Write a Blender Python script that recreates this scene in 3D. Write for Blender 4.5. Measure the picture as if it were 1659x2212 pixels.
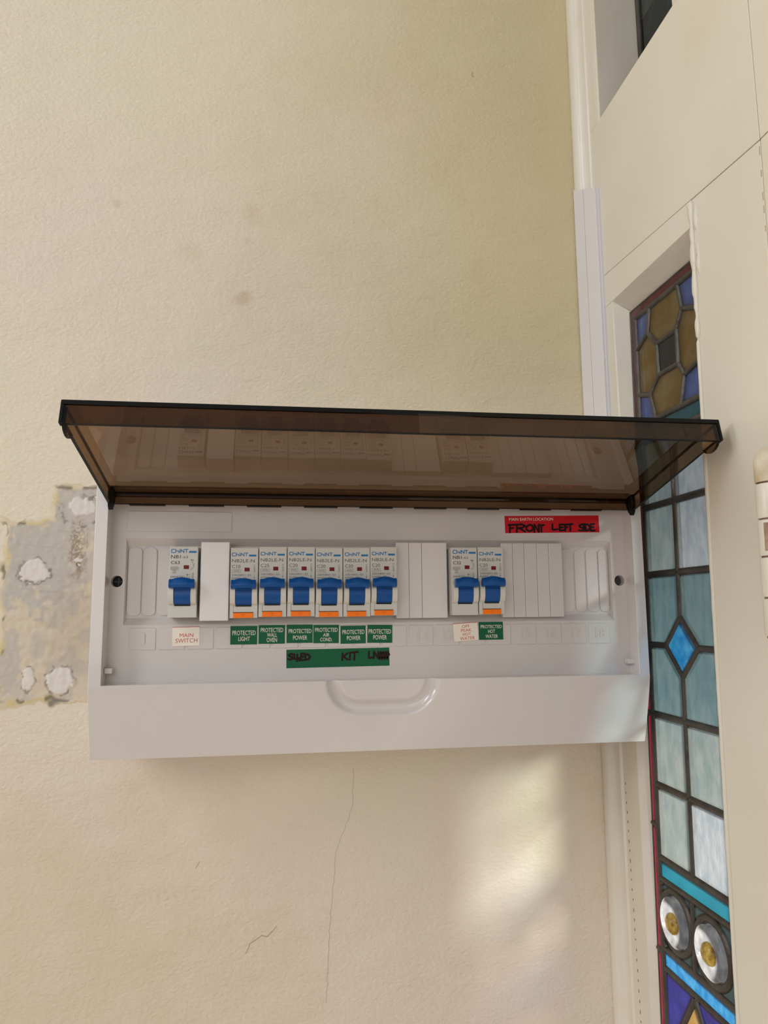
import bpy, bmesh, math, random
import numpy as np
from mathutils import Vector, Matrix

for o in list(bpy.data.objects):
    bpy.data.objects.remove(o, do_unlink=True)
scene = bpy.context.scene
COL = scene.collection
S = 0.001                      # every number below is in millimetres
rng = random.Random(7)

# ------------------------------------------------------------------ camera
# solved from the photograph: 18 mm module pitch of the board, right wall lines
FPX, YAW, PITCH, ROLL = 1554.16, 0.1394, 0.1369, -0.0082
CAM = Vector((96.5, -480.8, 16.1))
cam_d = bpy.data.cameras.new('camera')
cam_d.sensor_fit = 'HORIZONTAL'
cam_d.sensor_width = 36.0
cam_d.lens = FPX / 1659.0 * 36.0
cam_d.clip_start = 0.01
cam_d.clip_end = 100
cam = bpy.data.objects.new('camera', cam_d)
COL.objects.link(cam)
fw = Vector((math.sin(YAW)*math.cos(PITCH), math.cos(YAW)*math.cos(PITCH), math.sin(PITCH)))
rt = Vector((math.cos(YAW), -math.sin(YAW), 0))
up = rt.cross(fw)
r2 = math.cos(ROLL)*rt + math.sin(ROLL)*up
u2 = -math.sin(ROLL)*rt + math.cos(ROLL)*up
cam.matrix_world = Matrix(((r2.x, u2.x, -fw.x, CAM.x*S), (r2.y, u2.y, -fw.y, CAM.y*S), (r2.z, u2.z, -fw.z, CAM.z*S), (0, 0, 0, 1)))
scene.camera = cam

# ------------------------------------------------------------------ light
world = bpy.data.worlds.new('sky')
scene.world = world
world.use_nodes = True
bg = world.node_tree.nodes['Background']
bg.inputs[0].default_value = (0.93, 0.97, 1.0, 1)
bg.inputs[1].default_value = 0.29

def area(name, loc, target, sx, sy, power, col):
    l = bpy.data.lights.new(name, 'AREA')
    l.shape = 'RECTANGLE'; l.size = sx; l.size_y = sy; l.energy = power; l.color = col
    o = bpy.data.objects.new(name, l); COL.objects.link(o)
    o.location = loc
    o.rotation_euler = (Vector(target) - Vector(loc)).to_track_quat('-Z', 'Y').to_euler()
    return o
# the hall window to the left of the board and the bright room behind and above the photographer
area('hall_window_light', (-1.75, -1.1, 1.35), (0.10, 0.0, 0.0), 0.45, 1.4, 19, (1.0, 0.97, 0.94))
area('side_window_light', (-2.2, -0.16, 0.62), (0.33, -0.11, 0.08), 0.4, 0.8, 11, (1.0, 0.97, 0.94))
area('room_window_light', (-0.6, -2.0, 0.45), (0.1, 0.0, 0.05), 1.6, 1.2, 10, (1.0, 0.97, 0.94))
sun_d = bpy.data.lights.new('sun', 'SUN')
sun_d.energy = 11.5
sun_d.angle = math.radians(16)
sun_d.color = (1.0, 0.96, 0.9)
sun = bpy.data.objects.new('sun', sun_d); COL.objects.link(sun)
sun.rotation_euler = Vector((-1.0, 1.45, -0.68)).to_track_quat('-Z', 'Y').to_euler()

vs = scene.view_settings
vs.view_transform = 'Standard'; vs.look = 'None'; vs.gamma = 1.0; vs.exposure = 0.0
vs.use_curve_mapping = False

# ------------------------------------------------------------------ materials
def lin(c):
    return tuple(((v/255)/12.92 if v/255 <= 0.04045 else ((v/255+0.055)/1.055)**2.4) for v in c) + (1.0,)

def N(nt, typ, **kw):
    n = nt.nodes.new(typ)
    for k, v in kw.items():
        setattr(n, k, v)
    return n

def mat(name, rgb, rough=0.5, spec=0.5, metal=0.0, coat=0.0, bump=None, vary=None):
    """rgb = surface colour in sRGB; bump = (scale, strength[, detail]); vary = (rgb2, scale, amount)"""
    m = bpy.data.materials.new(name); m.use_nodes = True
    nt = m.node_tree; p = nt.nodes['Principled BSDF']
    p.inputs['Base Color'].default_value = lin(rgb)
    p.inputs['Roughness'].default_value = rough
    p.inputs['Specular IOR Level'].default_value = spec
    p.inputs['Metallic'].default_value = metal
    p.inputs['Coat Weight'].default_value = coat
    p.inputs['Coat Roughness'].default_value = 0.08
    tc = N(nt, 'ShaderNodeTexCoord')
    if vary:
        n = N(nt, 'ShaderNodeTexNoise'); n.inputs['Scale'].default_value = vary[1]; n.inputs['Detail'].default_value = 5
        nt.links.new(tc.outputs['Object'], n.inputs['Vector'])
        r = N(nt, 'ShaderNodeMapRange'); r.inputs[1].default_value = 0.35; r.inputs[2].default_value = 0.7
        r.inputs[4].default_value = vary[2]
        nt.links.new(n.outputs[0], r.inputs[0])
        mx = N(nt, 'ShaderNodeMix', data_type='RGBA')
        mx.inputs[6].default_value = lin(rgb); mx.inputs[7].default_value = lin(vary[0])
        nt.links.new(r.outputs[0], mx.inputs[0]); nt.links.new(mx.outputs[2], p.inputs['Base Color'])
    if bump:
        n = N(nt, 'ShaderNodeTexNoise'); n.inputs['Scale'].default_value = bump[0]
        n.inputs['Detail'].default_value = bump[2] if len(bump) > 2 else 3
        nt.links.new(tc.outputs['Object'], n.inputs['Vector'])
        b = N(nt, 'ShaderNodeBump'); b.inputs['Strength'].default_value = bump[1]; b.inputs['Distance'].default_value = 0.001
        nt.links.new(n.outputs[0], b.inputs['Height']); nt.links.new(b.outputs[0], p.inputs['Normal'])
    return m

def fresnel(nt, ior):
    fr = N(nt, 'ShaderNodeFresnel'); ge = N(nt, 'ShaderNodeNewGeometry'); mr = N(nt, 'ShaderNodeMapRange')
    mr.inputs[3].default_value = ior; mr.inputs[4].default_value = 1/ior
    nt.links.new(ge.outputs['Backfacing'], mr.inputs[0]); nt.links.new(mr.outputs[0], fr.inputs[0])
    return fr

def smoke_mat(name, tint, ior=1.49, rough=0.015):
    """tinted clear plastic: light passes tinted, the surface mirrors by Fresnel"""
    m = bpy.data.materials.new(name); m.use_nodes = True
    nt = m.node_tree; nt.nodes.clear()
    out = N(nt, 'ShaderNodeOutputMaterial'); mix = N(nt, 'ShaderNodeMixShader')
    tr = N(nt, 'ShaderNodeBsdfTransparent'); tr.inputs[0].default_value = tint + (1,)
    gl = N(nt, 'ShaderNodeBsdfGlossy'); gl.inputs['Roughness'].default_value = rough
    fr = fresnel(nt, ior)
    nt.links.new(fr.outputs[0], mix.inputs[0]); nt.links.new(tr.outputs[0], mix.inputs[1]); nt.links.new(gl.outputs[0], mix.inputs[2])
    nt.links.new(mix.outputs[0], out.inputs[0])
    return m

def glass_mat(name, rgb, rgb2, clear=0.25, scale=90, bump=0.6, amount=0.8, stretch=(1, 1, 1), milk=0.6):
    """old rolled coloured glass: diffuse translucency, some clear transmission, a wavy gloss"""
    m = bpy.data.materials.new(name); m.use_nodes = True
    nt = m.node_tree; nt.nodes.clear()
    out = N(nt, 'ShaderNodeOutputMaterial')
    tc = N(nt, 'ShaderNodeTexCoord'); mp = N(nt, 'ShaderNodeMapping'); mp.inputs['Scale'].default_value = stretch
    nt.links.new(tc.outputs['Object'], mp.inputs[0])
    n = N(nt, 'ShaderNodeTexNoise'); n.inputs['Scale'].default_value = scale; n.inputs['Detail'].default_value = 6
    nt.links.new(mp.outputs[0], n.inputs['Vector'])
    r = N(nt, 'ShaderNodeMapRange'); r.inputs[1].default_value = 0.35; r.inputs[2].default_value = 0.68; r.inputs[4].default_value = amount
    nt.links.new(n.outputs[0], r.inputs[0])
    mx = N(nt, 'ShaderNodeMix', data_type='RGBA'); mx.inputs[6].default_value = lin(rgb); mx.inputs[7].default_value = lin(rgb2)
    nt.links.new(r.outputs[0], mx.inputs[0])
    b = N(nt, 'ShaderNodeBump'); b.inputs['Strength'].default_value = bump; b.inputs['Distance'].default_value = 0.001
    nt.links.new(n.outputs[0], b.inputs['Height'])
    tl = N(nt, 'ShaderNodeBsdfTranslucent'); tp = N(nt, 'ShaderNodeBsdfTransparent')
    gl = N(nt, 'ShaderNodeBsdfGlossy'); gl.inputs['Roughness'].default_value = 0.08
    fr = fresnel(nt, 1.5)
    for s in (tl, gl, fr):
        nt.links.new(b.outputs[0], s.inputs['Normal'])
    mk = N(nt, 'ShaderNodeMix', data_type='RGBA', blend_type='MULTIPLY'); mk.inputs[0].default_value = 1.0
    mk.inputs[7].default_value = (milk, milk, milk, 1)
    nt.links.new(mx.outputs[2], mk.inputs[6]); nt.links.new(mk.outputs[2], tl.inputs[0]); nt.links.new(mx.outputs[2], tp.inputs[0])
    m1 = N(nt, 'ShaderNodeMixShader'); m1.inputs[0].default_value = clear
    m2 = N(nt, 'ShaderNodeMixShader')
    nt.links.new(tl.outputs[0], m1.inputs[1]); nt.links.new(tp.outputs[0], m1.inputs[2])
    nt.links.new(fr.outputs[0], m2.inputs[0]); nt.links.new(m1.outputs[0], m2.inputs[1]); nt.links.new(gl.outputs[0], m2.inputs[2])
    nt.links.new(m2.outputs[0], out.inputs[0])
    return m

def plaster_mat():
    m = bpy.data.materials.new('cream_plaster'); m.use_nodes = True
    nt = m.node_tree; p = nt.nodes['Principled BSDF']; L = nt.links.new
    p.inputs['Roughness'].default_value = 0.55; p.inputs['Specular IOR Level'].default_value = 0.35
    tc = N(nt, 'ShaderNodeTexCoord')
    def noise(scale, detail=4, st=(1, 1, 1)):
        mp = N(nt, 'ShaderNodeMapping'); mp.inputs['Scale'].default_value = st
        L(tc.outputs['Object'], mp.inputs[0])
        n = N(nt, 'ShaderNodeTexNoise'); n.inputs['Scale'].default_value = scale; n.inputs['Detail'].default_value = detail
        L(mp.outputs[0], n.inputs['Vector']); return n
    def rng_(src, a, b, lo, hi):
        r = N(nt, 'ShaderNodeMapRange'); r.interpolation_type = 'SMOOTHSTEP'
        for i, v in enumerate((a, b, lo, hi)): r.inputs[i+1].default_value = v
        L(src, r.inputs[0]); return r.outputs[0]
    def mixc(fac, a, b):
        mx = N(nt, 'ShaderNodeMix', data_type='RGBA')
        L(fac, mx.inputs[0])
        if isinstance(a, tuple): mx.inputs[6].default_value = a
        else: L(a, mx.inputs[6])
        mx.inputs[7].default_value = b
        return mx.outputs[2]
    c = mixc(rng_(noise(3.0).outputs[0], 0.38, 0.62, 0, 1), lin((226, 217, 197)), lin((226, 213, 200)))
    c = mixc(rng_(noise(5.5, 6).outputs[0], 0.5, 0.72, 0, 0.55), c, lin((212, 199, 166)))
    # yellower, darker tone towards the corner, wandering with noise
    sx = N(nt, 'ShaderNodeSeparateXYZ'); L(tc.outputs['Object'], sx.inputs[0])
    ad = N(nt, 'ShaderNodeMath', operation='ADD'); L(sx.outputs[0], ad.inputs[0])
    mu = N(nt, 'ShaderNodeMath', operation='MULTIPLY'); L(noise(9, 5).outputs[0], mu.inputs[0]); mu.inputs[1].default_value = 0.16
    L(mu.outputs[0], ad.inputs[1])
    zz = rng_(sx.outputs[2], 0.05, 0.25, 0, 1)
    yl = rng_(ad.outputs[0], 0.02, 0.45, 0, 0.75)
    my = N(nt, 'ShaderNodeMath', operation='MULTIPLY'); L(zz, my.inputs[0]); L(yl, my.inputs[1])
    c = mixc(my.outputs[0], c, lin((200, 184, 140)))
    # smudges that the photograph shows
    for (x, z, r, k) in ((62, 264, 10, .5), (68, 336, 13, .22), (-38, 338, 6, .35), (65, 314, 6, .3), (120, 150, 9, .2), (20, 300, 16, .15), (255, 300, 14, .18)):
        vm = N(nt, 'ShaderNodeVectorMath', operation='DISTANCE'); vm.inputs[1].default_value = (x*S, 0.075, z*S)
        L(tc.outputs['Object'], vm.inputs[0])
        a2 = N(nt, 'ShaderNodeMath', operation='ADD'); L(vm.outputs['Value'], a2.inputs[0])
        m2 = N(nt, 'ShaderNodeMath', operation='MULTIPLY'); L(noise(70, 4).outputs[0], m2.inputs[0]); m2.inputs[1].default_value = r*1.6*S
        L(m2.outputs[0], a2.inputs[1])
        c = mixc(rng_(a2.outputs[0], r*1.7*S, r*0.9*S, 0, k), c, lin((196, 170, 140)))
    L(c, p.inputs['Base Color'])
    b1 = N(nt, 'ShaderNodeBump'); b1.inputs['Strength'].default_value = 0.55; b1.inputs['Distance'].default_value = 0.0013
    L(noise(330, 3, (1, 1, 1.4)).outputs[0], b1.inputs['Height'])
    b2 = N(nt, 'ShaderNodeBump'); b2.inputs['Strength'].default_value = 0.7; b2.inputs['Distance'].default_value = 0.004
    L(noise(22, 4, (0.7, 1, 1.5)).outputs[0], b2.inputs['Height']); L(b1.outputs[0], b2.inputs['Normal'])
    L(b2.outputs[0], p.inputs['Normal'])
    return m

def attr_mat(name, rough=0.7):
    m = bpy.data.materials.new(name); m.use_nodes = True
    nt = m.node_tree; p = nt.nodes['Principled BSDF']; p.inputs['Roughness'].default_value = rough
    a = N(nt, 'ShaderNodeAttribute', attribute_name='paint'); nt.links.new(a.outputs['Color'], p.inputs['Base Color'])
    return m

def clear_mat(name, c=(1, 1, 1), vary=None):
    m = bpy.data.materials.new(name); m.use_nodes = True
    nt = m.node_tree; nt.nodes.clear()
    out = N(nt, 'ShaderNodeOutputMaterial'); tp = N(nt, 'ShaderNodeBsdfTransparent'); tp.inputs[0].default_value = c + (1,)
    if vary:
        tc = N(nt, 'ShaderNodeTexCoord'); n = N(nt, 'ShaderNodeTexNoise'); n.inputs['Scale'].default_value = vary[0]; n.inputs['Detail'].default_value = 4
        nt.links.new(tc.outputs['Object'], n.inputs['Vector'])
        mx = N(nt, 'ShaderNodeMix', data_type='RGBA'); mx.inputs[6].default_value = vary[1] + (1,); mx.inputs[7].default_value = vary[2] + (1,)
        r = N(nt, 'ShaderNodeMapRange'); r.inputs[1].default_value = 0.42; r.inputs[2].default_value = 0.6
        nt.links.new(n.outputs[0], r.inputs[0]); nt.links.new(r.outputs[0], mx.inputs[0]); nt.links.new(mx.outputs[2], tp.inputs[0])
    nt.links.new(tp.outputs[0], out.inputs[0])
    return m

M = dict(
    g_out=clear_mat('clear_outer_face'),
    sun_pane=clear_mat('added_sun_pane_glass', vary=(260, (0.34, 0.34, 0.34), (0.5, 0.5, 0.49))),
    plaster=plaster_mat(), patch=attr_mat('patched_plaster'),
    paint=mat('cream_gloss_paint', (208, 204, 191), 0.32, bump=(60, 0.5, 4), vary=((201, 194, 176), 9, 0.7)),
    trimpaint=mat('white_gloss_paint', (216, 212, 202), 0.3, bump=(80, 0.6, 4), vary=((205, 196, 176), 14, 0.6)),
    crack=mat('bare_crack', (96, 74, 52), 0.8),
    plastic=mat('white_plastic', (212, 208, 208), 0.18, coat=0.5),
    plastic_in=mat('white_plastic_satin', (206, 201, 200), 0.42),
    trunk=mat('white_pvc', (212, 209, 212), 0.38),
    dark=mat('dark_void', (14, 16, 15), 0.7),
    body=mat('pale_grey_plastic', (203, 202, 197), 0.42),
    cheek=mat('pale_plastic_cheek', (210, 208, 202), 0.35),
    blue=mat('blue_toggle_plastic', (0, 76, 148), 0.34, spec=0.35),
    orange=mat('orange_plastic', (255, 124, 8), 0.45, spec=0.3),
    orange_d=mat('orange_embossing', (205, 84, 6), 0.5),
    redwin=mat('red_flag', (112, 8, 13), 0.4, spec=0.25),
    ink=mat('black_print', (66, 66, 66), 0.6),
    inkblue=mat('blue_print', (0, 112, 176), 0.5),
    green=mat('green_label_film', (0, 90, 58), 0.5, spec=0.3),
    red=mat('red_label_film', (200, 10, 30), 0.45, spec=0.3),
    whitelab=mat('cream_label_film', (236, 228, 216), 0.45),
    labtext=mat('white_label_print', (226, 220, 206), 0.5),
    redtext=mat('red_label_print', (196, 58, 54), 0.5),
    marker=mat('dark_marker_ink', (34, 12, 8), 0.5, spec=0.2),
    marker_k=mat('black_marker_ink', (20, 10, 12), 0.5, spec=0.2),
    smoke=smoke_mat('smoked_brown_plastic', (0.53, 0.42, 0.31)),
    smoke_edge=mat('smoked_plastic_edge', (12, 12, 11), 0.4, spec=0.2),
    lead=mat('lead_came', (74, 70, 64), 0.42, metal=0.35, bump=(220, 0.7), vary=((48, 45, 40), 60, 0.9)),
    putty=mat('old_putty', (176, 166, 146), 0.7, bump=(150, 0.9), vary=((70, 62, 54), 120, 0.9)),
    g_pale=glass_mat('pale_green_glass', (172, 192, 190), (212, 220, 214), 0.60, 140, 0.7, stretch=(1, 1, .45), milk=.75),
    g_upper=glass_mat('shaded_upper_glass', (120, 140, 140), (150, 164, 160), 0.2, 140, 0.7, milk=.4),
    g_teal=glass_mat('teal_glass', (128, 166, 172), (164, 192, 194), 0.55, 140, 0.7, stretch=(1, 1, .45)),
    g_white=glass_mat('pale_rippled_glass', (200, 212, 220), (240, 244, 246), 0.62, 190, 0.9, stretch=(1, 1, .45), milk=.9),
    g_blue=glass_mat('cobalt_glass', (100, 130, 222), (126, 156, 240), 0.35, 80, milk=.9),
    g_deep=glass_mat('deep_blue_glass', (34, 34, 130), (56, 60, 165), 0.12, 80, milk=.5),
    g_amber=glass_mat('amber_glass', (176, 130, 46), (204, 176, 122), 0.35, 60, milk=.8),
    g_navy=glass_mat('navy_glass', (34, 42, 72), (50, 58, 90), 0.08, 60),
    g_turq=glass_mat('turquoise_glass', (0, 140, 165), (20, 160, 185), 0.2, 80),
    g_sky=glass_mat('bright_blue_glass', (16, 140, 215), (90, 190, 240), 0.2, 160, 0.9),
    g_red=glass_mat('ruby_glass', (150, 20, 52), (176, 40, 70), 0.2, 90, milk=.8),
    g_green=glass_mat('dark_green_glass', (40, 62, 64), (54, 80, 80), 0.05, 60),
    g_clear=glass_mat('clear_cast_glass', (178, 180, 186), (250, 250, 250), 0.35, 110, 1.0, 1.0, milk=.75),
    g_boss=glass_mat('amber_boss_glass', (170, 128, 20), (245, 215, 110), 0.30, 260, 1.0, 1.0, milk=.8),
    outside=mat('porch_brick', (150, 140, 130), 0.8),
    barewood=mat('chipped_paint', (178, 160, 128), 0.7, bump=(180, 1.0), vary=((214, 206, 188), 70, 1.0)),
    rust=mat('rusty_gap', (96, 40, 22), 0.8, vary=((180, 160, 140), 120, 0.8)),
)

# ------------------------------------------------------------------ object helpers
def finish(me, smooth):
    if smooth:
        for p in me.polygons: p.use_smooth = True
        me.set_sharp_from_angle(angle=math.radians(smooth))

def obj(name, bm, m, parent=None, loc=(0, 0, 0), smooth=0, bevel=0, seg=2, lim=35):
    """links a bmesh (millimetres, relative to loc) as one object; parent's location is the origin of its children"""
    bmesh.ops.recalc_face_normals(bm, faces=bm.faces[:])
    if isinstance(m, str) and m.startswith('g_'):
        m = [m, 'g_out']
        bm.normal_update()
        for f in bm.faces: f.material_index = 1 if f.normal.x > 0.6 else 0
    me = bpy.data.meshes.new(name)
    bm.to_mesh(me); bm.free()
    me.transform(Matrix.Scale(S, 4))
    finish(me, smooth)
    for mm in (m if isinstance(m, (list, tuple)) else [m]):
        me.materials.append(M[mm] if isinstance(mm, str) else mm)
    o = bpy.data.objects.new(name, me); COL.objects.link(o)
    o.location = Vector(loc)*S
    if parent: o.parent = parent
    if bevel:
        b = o.modifiers.new('bevel', 'BEVEL'); b.width = bevel*S; b.segments = seg; b.limit_method = 'ANGLE'; b.angle_limit = math.radians(lim)
    return o

def empty(name, loc):
    o = bpy.data.objects.new(name, None); COL.objects.link(o); o.location = Vector(loc)*S
    o.empty_display_size = 0.02
    return o

def tag(o, label=None, cat=None, group=None, kind=None):
    for k, v in (('label', label), ('category', cat), ('group', group), ('kind', kind)):
        if v: o[k] = v
    return o

def box(bm, x0, x1, y0, y1, z0, z1, mi=0):
    v = [bm.verts.new(c) for c in ((x0, y0, z0), (x1, y0, z0), (x1, y1, z0), (x0, y1, z0), (x0, y0, z1), (x1, y0, z1), (x1, y1, z1), (x0, y1, z1))]
    fs = []
    for q in ((0, 1, 2, 3), (7, 6, 5, 4), (0, 4, 5, 1), (1, 5, 6, 2), (2, 6, 7, 3), (3, 7, 4, 0)):
        f = bm.faces.new([v[i] for i in q]); f.material_index = mi; fs.append(f)
    return fs

def nbox(*a):
    bm = bmesh.new(); box(bm, *a); return bm

def prism(bm, pts, a, b, axis='y', mi=0):
    """polygon pts extruded from a to b along axis. axis y: pts=(x,z); axis x: pts=(y,z)"""
    def P(p, t):
        return (p[0], t, p[1]) if axis == 'y' else ((t, p[0], p[1]) if axis == 'x' else (p[0], p[1], t))
    v0 = [bm.verts.new(P(p, a)) for p in pts]; v1 = [bm.verts.new(P(p, b)) for p in pts]
    f = [bm.faces.new(v0), bm.faces.new(v1[::-1])]
    n = len(pts)
    for i in range(n):
        f.append(bm.faces.new((v0[i], v1[i], v1[(i+1) % n], v0[(i+1) % n])))
    for q in f: q.material_index = mi
    return f

def nprism(*a, **k):
    bm = bmesh.new(); prism(bm, *a, **k); return bm

def rrect(x0, x1, z0, z1, r, n=5, corners=(1, 1, 1, 1)):
    pts = []
    for (cx, cz, a0, on, kx, kz) in ((x1-r, z1-r, 0, corners[0], x1, z1), (x0+r, z1-r, 90, corners[1], x0, z1), (x0+r, z0+r, 180, corners[2], x0, z0), (x1-r, z0+r, 270, corners[3], x1, z0)):
        if on:
            for i in range(n+1):
                a = math.radians(a0 + 90*i/n); pts.append((cx + r*math.cos(a), cz + r*math.sin(a)))
        else:
            pts.append((kx, kz))
    return pts

def circle(cx, cz, r, n=24):
    return [(cx + r*math.cos(2*math.pi*i/n), cz + r*math.sin(2*math.pi*i/n)) for i in range(n)]

def plate_with_holes(bm, loops, y):
    """planar face at depth y (points x,z): first loop outside, the rest holes; returns the vertex loops"""
    out, edges = [], []
    for lp in loops:
        vs_ = [bm.verts.new((p[0], y, p[1])) for p in lp]
        edges += [bm.edges.new((vs_[i], vs_[(i+1) % len(vs_)])) for i in range(len(vs_))]
        out.append(vs_)
    bmesh.ops.triangle_fill(bm, use_beauty=True, use_dissolve=False, edges=edges)
    return out

def skirt(bm, loop, pts3):
    """joins a vertex loop to new points of the same count"""
    nv = [bm.verts.new(p) for p in pts3]
    n = len(loop)
    for i in range(n):
        bm.faces.new((loop[i], loop[(i+1) % n], nv[(i+1) % n], nv[i]))
    return nv

def lathe(bm, prof, n=24, axis='z', c=(0, 0, 0), mi=0):
    """prof = [(radius, height)]"""
    rings = []
    for r, h in prof:
        ring = []
        for i in range(n):
            a = 2*math.pi*i/n; u, v = r*math.cos(a), r*math.sin(a)
            p = {'z': (u, v, h), 'x': (h, u, v), 'y': (u, h, v)}[axis]
            ring.append(bm.verts.new((p[0]+c[0], p[1]+c[1], p[2]+c[2])))
        rings.append(ring)
    for a, b in zip(rings, rings[1:]):
        for i in range(n):
            bm.faces.new((a[i], a[(i+1) % n], b[(i+1) % n], b[i])).material_index = mi
    bm.faces.new(rings[0][::-1]).material_index = mi; bm.faces.new(rings[-1]).material_index = mi

def text_pts(s, bold=0.0):
    """mesh data of a line of lettering, normalised to its own bounding box 0..1 x 0..1"""
    key = (s, bold)
    if key in text_pts.cache: return text_pts.cache[key]
    cu = bpy.data.curves.new('lettering', 'FONT'); cu.body = s; cu.resolution_u = 3; cu.offset = bold
    o = bpy.data.objects.new('lettering', cu); COL.objects.link(o)
    dg = bpy.context.evaluated_depsgraph_get(); ev = o.evaluated_get(dg); me = ev.to_mesh()
    vs_ = np.array([v.co[:2] for v in me.vertices]); fs = [tuple(p.vertices) for p in me.polygons]
    ev.to_mesh_clear()
    bpy.data.objects.remove(o, do_unlink=True); bpy.data.curves.remove(cu)
    mn, mx = vs_.min(0), vs_.max(0)
    vs_ = (vs_ - mn)/np.maximum(mx - mn, 1e-6)
    text_pts.cache[key] = (vs_, fs)
    return vs_, fs
text_pts.cache = {}

def text(bm, s, x0, x1, z0, z1, y, rot=False, bold=0.0, th=0.04):
    """lettering fitted into the rectangle x0..x1, z0..z1 standing th proud of depth y"""
    vs_, fs = text_pts(s, bold)
    vv, vb = [], []
    for u, v in vs_:
        if rot: u, v = 1-v, u          # reads upwards
        x, z = x0+(x1-x0)*u, z0+(z1-z0)*v
        vv.append(bm.verts.new((x, y-th, z)))
    for f in fs:
        try: bm.faces.new([vv[i] for i in f])
        except ValueError: pass

def ribbon(bm, pts, w, y, th=0.05, closed=False):
    """flat stroke of width w along pts (x,z), with round ends"""
    P = [Vector(p) for p in pts]
    if closed: P.append(P[0])
    for i in range(len(P)-1):
        a, b = P[i], P[i+1]; d = b-a
        if d.length < 1e-6: continue
        d.normalize(); n = Vector((-d.y, d.x))*w/2
        q = [a+n, a-n, b-n, b+n]
        bm.faces.new([bm.verts.new((v.x, y-th, v.y)) for v in q])
    for i, p in enumerate(P):
        th2 = th*(1+0.02*(i % 3)+0.01)
        bm.faces.new([bm.verts.new((v[0], y-th2, v[1])) for v in circle(p.x, p.y, w/2*0.98, 8)])

def frame_lines(bm, x0, x1, z0, z1, w, y, th=0.04):
    for a in ((x0, x1, z0, z0+w), (x0, x1, z1-w, z1), (x0, x0+w, z0+w, z1-w), (x1-w, x1, z0+w, z1-w)):
        bm.faces.new([bm.verts.new((p[0], y-th, p[1])) for p in ((a[0], a[2]), (a[1], a[2]), (a[1], a[3]), (a[0], a[3]))])

# ------------------------------------------------------------------ the setting
WY = 75.0                       # depth of the plastered wall
XR = 347.0                      # face of the panelling to the right (at z = 0)
LEAN = 0.0125                   # the old joinery leans a little
def lean(bm, s=LEAN, piv=253.0):
    for v in bm.verts: v.co.x += s*(v.co.z-piv)
    return bm

bm = nbox(-1600, XR+13, WY, WY+110, -1350, 1250)
wall_back = tag(obj('wall_back', bm, 'plaster'), 'cream painted plaster wall with stains and trowel marks', 'wall', kind='structure')

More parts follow.
